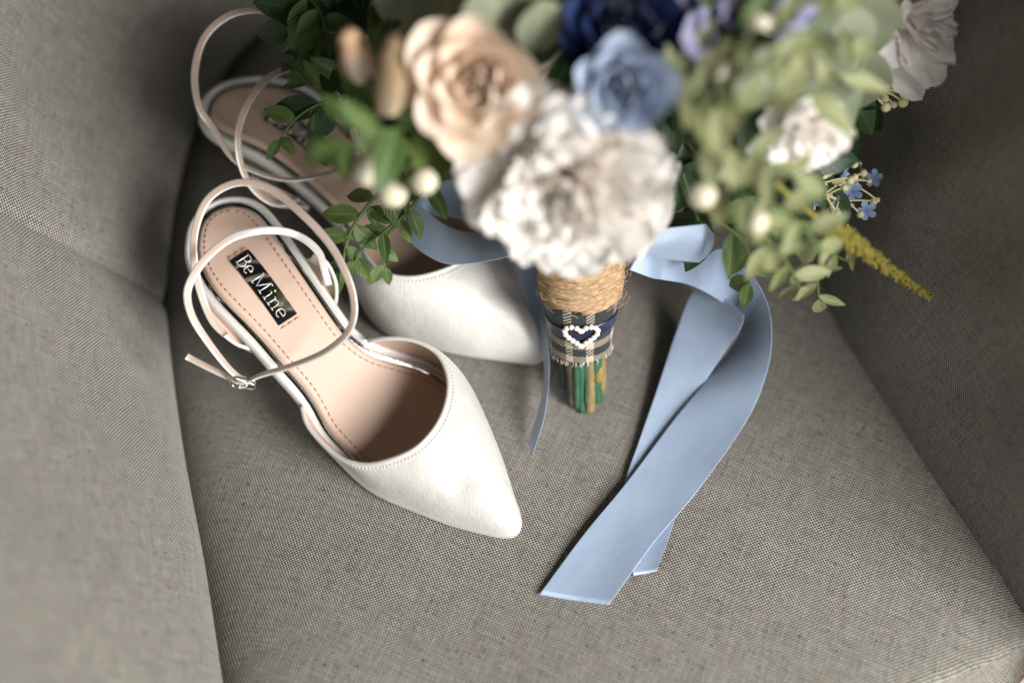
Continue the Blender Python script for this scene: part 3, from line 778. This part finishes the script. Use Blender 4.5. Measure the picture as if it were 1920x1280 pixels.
HC = B(1180, 40, .73)                     # middle of the flower head
def facing(c, k=.55): return nrm(nrm(np.array(c) - HC) * (1 - k) + nrm(CAM - np.array(c)) * k)

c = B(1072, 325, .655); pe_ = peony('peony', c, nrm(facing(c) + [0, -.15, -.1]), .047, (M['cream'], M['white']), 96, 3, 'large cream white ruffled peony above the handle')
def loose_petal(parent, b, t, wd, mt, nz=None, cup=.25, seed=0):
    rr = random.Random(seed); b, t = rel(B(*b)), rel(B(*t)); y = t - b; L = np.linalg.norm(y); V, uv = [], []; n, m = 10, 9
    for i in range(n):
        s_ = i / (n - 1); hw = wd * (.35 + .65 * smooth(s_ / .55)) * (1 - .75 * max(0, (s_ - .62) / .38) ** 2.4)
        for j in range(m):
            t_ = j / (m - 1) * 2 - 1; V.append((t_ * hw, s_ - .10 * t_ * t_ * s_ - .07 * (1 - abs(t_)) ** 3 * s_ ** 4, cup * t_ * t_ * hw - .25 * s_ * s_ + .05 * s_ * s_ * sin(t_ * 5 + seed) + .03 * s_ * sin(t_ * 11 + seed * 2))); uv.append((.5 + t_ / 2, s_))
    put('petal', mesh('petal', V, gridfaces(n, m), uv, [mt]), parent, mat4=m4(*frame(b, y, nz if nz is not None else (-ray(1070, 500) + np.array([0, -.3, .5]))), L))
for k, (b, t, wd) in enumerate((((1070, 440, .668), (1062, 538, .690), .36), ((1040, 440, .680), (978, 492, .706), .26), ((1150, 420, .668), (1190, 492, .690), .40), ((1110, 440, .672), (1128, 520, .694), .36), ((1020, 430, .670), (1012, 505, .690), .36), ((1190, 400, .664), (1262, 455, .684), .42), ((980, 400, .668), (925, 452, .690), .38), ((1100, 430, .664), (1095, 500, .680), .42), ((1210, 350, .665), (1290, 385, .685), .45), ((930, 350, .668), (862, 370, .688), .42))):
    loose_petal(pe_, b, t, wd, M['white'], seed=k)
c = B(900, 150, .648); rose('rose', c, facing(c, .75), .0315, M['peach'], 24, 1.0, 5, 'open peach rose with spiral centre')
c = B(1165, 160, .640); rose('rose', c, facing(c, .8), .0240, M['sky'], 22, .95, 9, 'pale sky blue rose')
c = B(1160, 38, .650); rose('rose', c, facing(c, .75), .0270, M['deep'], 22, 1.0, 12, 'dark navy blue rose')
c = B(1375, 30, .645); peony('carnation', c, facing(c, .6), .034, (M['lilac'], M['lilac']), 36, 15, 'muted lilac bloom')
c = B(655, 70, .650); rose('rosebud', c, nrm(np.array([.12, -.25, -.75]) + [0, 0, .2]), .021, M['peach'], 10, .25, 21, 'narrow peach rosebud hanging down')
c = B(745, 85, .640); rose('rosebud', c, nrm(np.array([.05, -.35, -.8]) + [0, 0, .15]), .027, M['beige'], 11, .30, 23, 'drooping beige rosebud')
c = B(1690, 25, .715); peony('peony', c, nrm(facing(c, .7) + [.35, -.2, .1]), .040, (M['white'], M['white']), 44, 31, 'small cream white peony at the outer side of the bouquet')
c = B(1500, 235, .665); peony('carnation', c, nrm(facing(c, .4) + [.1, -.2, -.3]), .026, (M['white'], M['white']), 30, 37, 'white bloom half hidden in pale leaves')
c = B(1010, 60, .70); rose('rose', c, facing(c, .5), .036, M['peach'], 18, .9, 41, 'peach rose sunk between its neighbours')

# sage leaves
for px, py, d, dx, dy, sz in ((900, -40, .63, .55, 1, .052), (1010, 0, .635, .1, 1, .036), (845, -20, .655, -.3, 1, .040), (1480, -30, .63, .35, 1, .055), (1560, 20, .65, .2, 1, .055), (1420, 90, .625, .35, 1, .045), (1600, -20, .66, .35, 1, .05), (1525, 110, .64, .1, 1, .048), (1555, 190, .66, .5, .7, .04), (800, -60, .66, -.5, 1, .05), (1290, -40, .65, .4, 1, .045), (1630, 90, .68, -.3, 1, .045)):
    o = B(px, py, d); q = B(px + dx * 100, py + dy * 100, d + .02); y = q - o; 
    sp = put('sage_stem', None, bq) if False else None
    w = [rel(HC) * .35 + rel(o) * .65, rel(o) * .9 + rel(HC) * .1, rel(o)]
    v, f = tube(crom(w, 10), .0010, 6); sp = put('sage_twig', mesh('sage_twig', v, f, mats=[M['twig']]), bq)
    put_leaf(sp, 's', rel(o), y, -ray(px, py) + np.array([rnd.uniform(-.4, .4), 0, .3]), sz)

# green sprigs on the shoe side
sprig([(820, 150, .70), (720, 200, .668), (660, 230, .655), (615, 262, .66)], 'g', 9, .027)
sprig([(840, 230, .68), (770, 240, .650), (700, 250, .638), (650, 270, .64)], 'g', 9, .029)
sprig([(800, 120, .74), (690, 130, .730), (600, 165, .725), (555, 130, .73)], 'g', 12, .019)
sprig([(700, 170, .745), (610, 190, .742), (555, 222, .742), (525, 262, .745)], 'g', 7, .017)
sprig([(800, 280, .70), (740, 330, .722), (690, 385, .738), (655, 440, .748), (640, 505, .756)], 'g', 15, .0205, rad=.0016)
sprig([(820, 320, .71), (770, 390, .732), (725, 430, .742), (690, 455, .750), (665, 490, .752)], 'g', 9, .0195)
sprig([(760, 400, .742), (735, 430, .748), (715, 465, .752), (722, 500, .756)], 'g', 5, .0150)
sprig([(860, 250, .69), (820, 280, .682), (770, 290, .68), (735, 280, .68)], 'p', 9, .020)
sprig([(560, -20, .74), (600, 20, .72), (610, 60, .71)], 'g', 8, .022)
sprig([(720, -40, .70), (770, 0, .68), (800, 40, .68)], 'g', 8, .025)
# pale leafy mass on the other side
for path, kd, n, sz in (
    ([(1250, 120, .66), (1330, 150, .640), (1400, 140, .63), (1450, 110, .63)], 'p', 10, .027),
    ([(1260, 210, .66), (1330, 190, .638), (1390, 210, .632), (1440, 180, .63)], 'p', 10, .026),
    ([(1290, 260, .67), (1360, 270, .648), (1430, 300, .642), (1490, 330, .645)], 'p', 12, .026),
    ([(1300, 330, .68), (1370, 350, .660), (1420, 400, .655), (1440, 470, .662)], 'p', 12, .026),
    ([(1380, 330, .67), (1440, 380, .660), (1500, 420, .664), (1540, 470, .676)], 'p', 12, .026),
    ([(1400, 400, .68), (1440, 450, .680), (1480, 500, .690), (1500, 540, .70)], 'p', 11, .024),
    ([(1440, 430, .69), (1500, 480, .700), (1530, 520, .71), (1535, 560, .72)], 'p', 12, .021),
    ([(1480, 420, .69), (1530, 450, .700), (1570, 480, .712), (1590, 490, .72)], 'p', 9, .019),
    ([(1450, 200, .66), (1510, 180, .655), (1560, 150, .66), (1600, 110, .665)], 'p', 9, .028),
    ([(1360, 60, .66), (1420, 50, .645), (1500, 60, .64), (1560, 20, .64)], 'p', 9, .028),
    ([(1300, 90, .66), (1340, 60, .64), (1400, 70, .63)], 'g', 7, .025),
    ([(1330, 400, .70), (1390, 450, .705), (1410, 500, .715), (1405, 530, .72)], 'g', 8, .020)):
    sprig(path, kd, n, sz)
# darker leaves deep between the blooms
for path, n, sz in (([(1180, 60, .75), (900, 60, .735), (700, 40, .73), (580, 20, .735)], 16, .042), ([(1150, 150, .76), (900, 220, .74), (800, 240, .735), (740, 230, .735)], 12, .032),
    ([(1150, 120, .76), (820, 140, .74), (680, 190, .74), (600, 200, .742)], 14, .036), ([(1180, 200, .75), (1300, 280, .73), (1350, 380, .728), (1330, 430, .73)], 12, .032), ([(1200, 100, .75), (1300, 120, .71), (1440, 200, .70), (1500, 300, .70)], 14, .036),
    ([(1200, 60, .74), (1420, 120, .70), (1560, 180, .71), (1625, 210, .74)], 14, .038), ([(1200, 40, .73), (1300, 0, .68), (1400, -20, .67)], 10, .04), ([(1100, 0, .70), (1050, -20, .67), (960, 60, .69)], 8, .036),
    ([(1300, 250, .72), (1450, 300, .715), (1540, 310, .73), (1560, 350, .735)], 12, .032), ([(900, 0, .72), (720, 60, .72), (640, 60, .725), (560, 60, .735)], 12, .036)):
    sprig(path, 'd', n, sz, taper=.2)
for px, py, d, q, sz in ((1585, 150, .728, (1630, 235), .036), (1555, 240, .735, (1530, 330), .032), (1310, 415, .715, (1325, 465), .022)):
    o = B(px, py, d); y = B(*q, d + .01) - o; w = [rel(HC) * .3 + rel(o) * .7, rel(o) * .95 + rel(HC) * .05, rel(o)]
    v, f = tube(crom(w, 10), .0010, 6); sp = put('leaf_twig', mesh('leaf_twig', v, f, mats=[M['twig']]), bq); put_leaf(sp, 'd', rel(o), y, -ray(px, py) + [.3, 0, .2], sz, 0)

# white berries
def berry(px, py, d, r, back):
    o = rel(B(px, py, d)); b = rel(B(*back)); w = crom([b, (b + o) / 2 + [0, 0, .004], o], 10)
    v, f = tube(w, .0009, 6); st = put('berry_stalk', mesh('berry_stalk', v, f, mats=[M['twig']]), bq)
    v, f = sphere((0, 0, 0), r, 20, 12, .95); v = [q * (1 + .03 * sin(q[0] * 700 + px) * cos(q[1] * 600)) + o for q in np.array(v)]
    be = put('berry', mesh('berry', v, f, mats=[M['berry']]), st)
    for k in range(4):
        a = k * pi / 2 + .4; y = nrm(o - b) * .6 + np.array([cos(a), sin(a), .1]) * .5; put_leaf(st, 'g', o - nrm(o - b) * r * .95, y, [0, -.3, 1], r * 1.1)
for px, py, d, r, bk in ((690, 320, .655, .0072, (780, 290, .70)), (737, 362, .660, .0068, (800, 310, .70)), (795, 340, .652, .0062, (850, 310, .70)), (1317, 366, .640, .0062, (1280, 320, .69)), (1418, 415, .640, .0056, (1390, 370, .69)), (1345, 320, .66, .006, (1330, 280, .69)), (1425, 45, .63, .0065, (1400, 20, .66)), (1350, 130, .635, .0065, (1330, 90, .66)), (1440, 330, .65, .0065, (1420, 290, .67))):
    berry(px, py, d, r, bk)

# bud clusters with tiny blue flowers on the outer side
v, f = sphere((0, 0, 0), 1., 10, 7); bud_me = mesh('bud', v, f, mats=[M['bud']])
def tiny_flower():
    V, F, uv = [], [], []
    for k in range(5):
        a = k * 2 * pi / 5; b = len(V)
        for i, (s, wv) in enumerate(((.06, .06), (.35, .26), (.7, .36), (1., .18))):
            for t in (-1, 0, 1):
                x, y = s, t * wv; V.append((x * cos(a) - y * sin(a), x * sin(a) + y * cos(a), .25 * s * s + .06 * abs(t))); uv.append((.5 + t / 2, s))
        F += [tuple(q + b for q in fc) for fc in gridfaces(4, 3)]
    return mesh('blue_flower', V, F, uv, [M['bluef']])
tf = tiny_flower()
def cluster(path, n, spread, r, blues, seed):
    rr = random.Random(seed); w = crom([rel(B(*p)) for p in path], 20); parts = [tube(w, .0009, 6)]; buds = []
    for k in range(n):
        i = rr.randint(7, 19); o = w[i]; e = o + nrm(w[-1] - w[0]) * rr.uniform(.004, .014) + np.array([rr.uniform(-1, 1), rr.uniform(-1, 1), rr.uniform(-1, 1)]) * spread
        parts.append(tube(crom([o, (o + e) / 2 + [0, 0, .001], e], 6), .00055, 5)); buds.append(e)
    v, f = join(parts); sp = put('bud_spray', mesh('bud_spray', v, f, mats=[M['bud']]), bq)
    for e in buds: put('bud', bud_me, sp, mat4=Matrix.Translation(Vector(e)) @ Matrix.Scale(r * rr.uniform(.75, 1.25), 4))
    for px, py, d, s in blues:
        o = rel(B(px, py, d)); z = nrm(-ray(px, py) + np.array([rr.uniform(-.6, .6), rr.uniform(-.3, .3), rr.uniform(-.2, .6)])); put('blue_flower', tf, sp, mat4=m4(*frame(o, nrm([rr.uniform(-1, 1), .4, rr.uniform(-1, 1)]), z), s))
cluster([(1480, 330, .71), (1540, 345, .728), (1590, 340, .742), (1620, 335, .748)], 17, .011, .0019, [(1592, 258, .735, .0055), (1545, 330, .735, .0068), (1580, 325, .74, .005), (1535, 318, .733, .006), (1600, 360, .742, .0052), (1625, 395, .745, .0052), (1560, 372, .738, .005), (1640, 335, .75, .005), (1525, 375, .73, .005)], 51)
cluster([(1500, 340, .71), (1560, 370, .735), (1600, 385, .744)], 13, .010, .0019, [], 52)
cluster([(1520, 120, .69), (1600, 140, .715), (1640, 130, .725), (1665, 120, .73)], 18, .012, .0026, [(1595, 250, .735, .005)], 53)
cluster([(1560, 150, .70), (1640, 165, .725), (1675, 175, .735)], 14, .009, .0026, [], 54)

# mustard flower spike
w = crom([rel(B(1440, 330, .66)), rel(B(1500, 385, .668)), rel(B(1580, 440, .684)), rel(B(1660, 500, .702)), rel(B(1742, 556, .718))], 60); parts = [tube(w, np.linspace(.0014, .0006, 60), 6)]
for k in range(900):
    i = rnd.uniform(16, 59); q = np.array([np.interp(i, range(60), w[:, c]) for c in range(3)]); t = nrm(w[min(59, int(i) + 1)] - w[int(i) - 1]); a = rnd.uniform(0, 6.28)
    s = nrm(np.cross(t, [0, 0, 1])); u = np.cross(t, s); r = (.0054 * (1 - .65 * (i - 16) / 43)) * rnd.uniform(.5, 1.2); e = q + (s * cos(a) + u * sin(a)) * r + t * r * .7
    parts.append(tube([q, (q + e) / 2, e], [.0003, .0005, .0008], 4))
v, f = join(parts); put('flower_spike', mesh('flower_spike', v, f, mats=[M['spike']]), bq, kind='stuff')

# ------------------------------------------------------------------ blue satin ribbon
rb = thing('satin_ribbon', 'pale blue satin ribbon tied round the bouquet, long tails lying on the seat', 'ribbon', P(1180, 900, 0))
RO = P(1180, 900, 0)
def strip(name, e1, e2, n=90, m=9, crown=.0, dep=False, wave=0., ph=0.):
    f_ = B if dep else P
    a = cpar([f_(*p) for p in e1], n) - RO; b = cpar([f_(*p) for p in e2], n) - RO; V = []; uv = []; SS = [0, .012, .05] + [.05 + .9 * q / (m - 1) for q in range(1, m - 1)] + [.95, .988, 1]; m = len(SS); L = np.r_[0, np.cumsum(np.linalg.norm(np.diff((a + b) / 2, axis=0), axis=1))]
    T = np.gradient((a + b) / 2, axis=0)
    for i in range(n):
        nv = nrm(np.cross(T[i], b[i] - a[i])); 
        if nv[2] < 0: nv = -nv
        for j in range(m):
            s = SS[j]; V.append(a[i] * (1 - s) + b[i] * s + nv * (crown * sin(pi * s) + wave * sin(L[i] * 90 + s * 2.2 + ph) * sin(pi * min(1, i / 12)))); uv.append((L[i], s * .036))
    o = put(name, mesh(name, V, gridfaces(n, m), uv, [M['ribbon']]), rb)
    md = o.modifiers.new('thickness', 'SOLIDIFY'); md.thickness = .00022; md.offset = 0
    return o
# long tail that lies across the seat
strip('ribbon_tail', [(1180, 506, .075), (1236, 523, .062), (1290, 533, .052), (1335, 555, .040), (1375, 583, .022), (1391, 610, .012), (1373, 648, .008), (1322, 716, .0065), (1265, 785, .0052), (1174, 905, .0045), (1094, 1002, .0038), (1011, 1114, .0025)],
      [(1208, 463, .082), (1254, 477, .074), (1300, 497, .068), (1351, 467, .064), (1402, 508, .062), (1434, 556, .054), (1447, 615, .043), (1440, 690, .026), (1402, 785, .0085), (1311, 916, .0045), (1225, 1018, .0038), (1142, 1133, .0025)], 130, 11, -.0012, wave=.0022)
# tail that runs beneath it
strip('ribbon_tail', [(1330, 535, .030), (1296, 552, .024), (1265, 631, .0125), (1231, 733, .0065), (1197, 830, .0035), (1172, 905, .0024), (1165, 990, .0016), (1188, 1078, .0012)],
      [(1395, 590, .040), (1385, 622, .030), (1362, 655, .016), (1318, 722, .0055), (1275, 800, .0028), (1262, 890, .0022), (1266, 965, .0018), (1231, 1070, .0014)], 100, 9, -.0008, wave=.0010, ph=2)
# band passing behind the handle and small bow pieces
strip('ribbon_loop', [(1150, 470, .695), (1215, 478, .705), (1262, 487, .715), (1312, 492, .722)], [(1160, 415, .69), (1225, 428, .70), (1275, 425, .705), (1322, 420, .71)], 40, 7, .002, dep=True)
strip('ribbon_loop', [(1312, 492, .722), (1330, 470, .728), (1300, 440, .738), (1240, 430, .745)], [(1322, 420, .71), (1340, 440, .722), (1310, 410, .735), (1240, 400, .74)], 40, 7, .001, dep=True)
# big bow loop over the hidden shoe
strip('ribbon_loop', [(1030, 462, .715), (955, 481, .728), (892, 493, .735), (840, 495, .737), (796, 476, .742), (760, 442, .752), (762, 412, .764), (800, 400, .772), (855, 408, .770), (905, 424, .764), (985, 440, .745)],
      [(1020, 432, .720), (945, 426, .744), (898, 436, .756), (848, 428, .760), (806, 402, .762), (782, 372, .766), (806, 348, .776), (852, 338, .784), (905, 356, .782), (960, 388, .770), (1005, 415, .750)], 120, 9, .0015, dep=True)
# tail hanging between handle and shoe toe
strip('ribbon_tail', [(955, 470, .034), (982, 545, .022), (1010, 630, .014), (1020, 700, .009), (1008, 775, .006), (990, 828, .0025)], [(1025, 470, .034), (1028, 545, .028), (1029, 630, .028), (1030, 700, .024), (1021, 780, .016), (998, 855, .003)], 70, 7, 0)
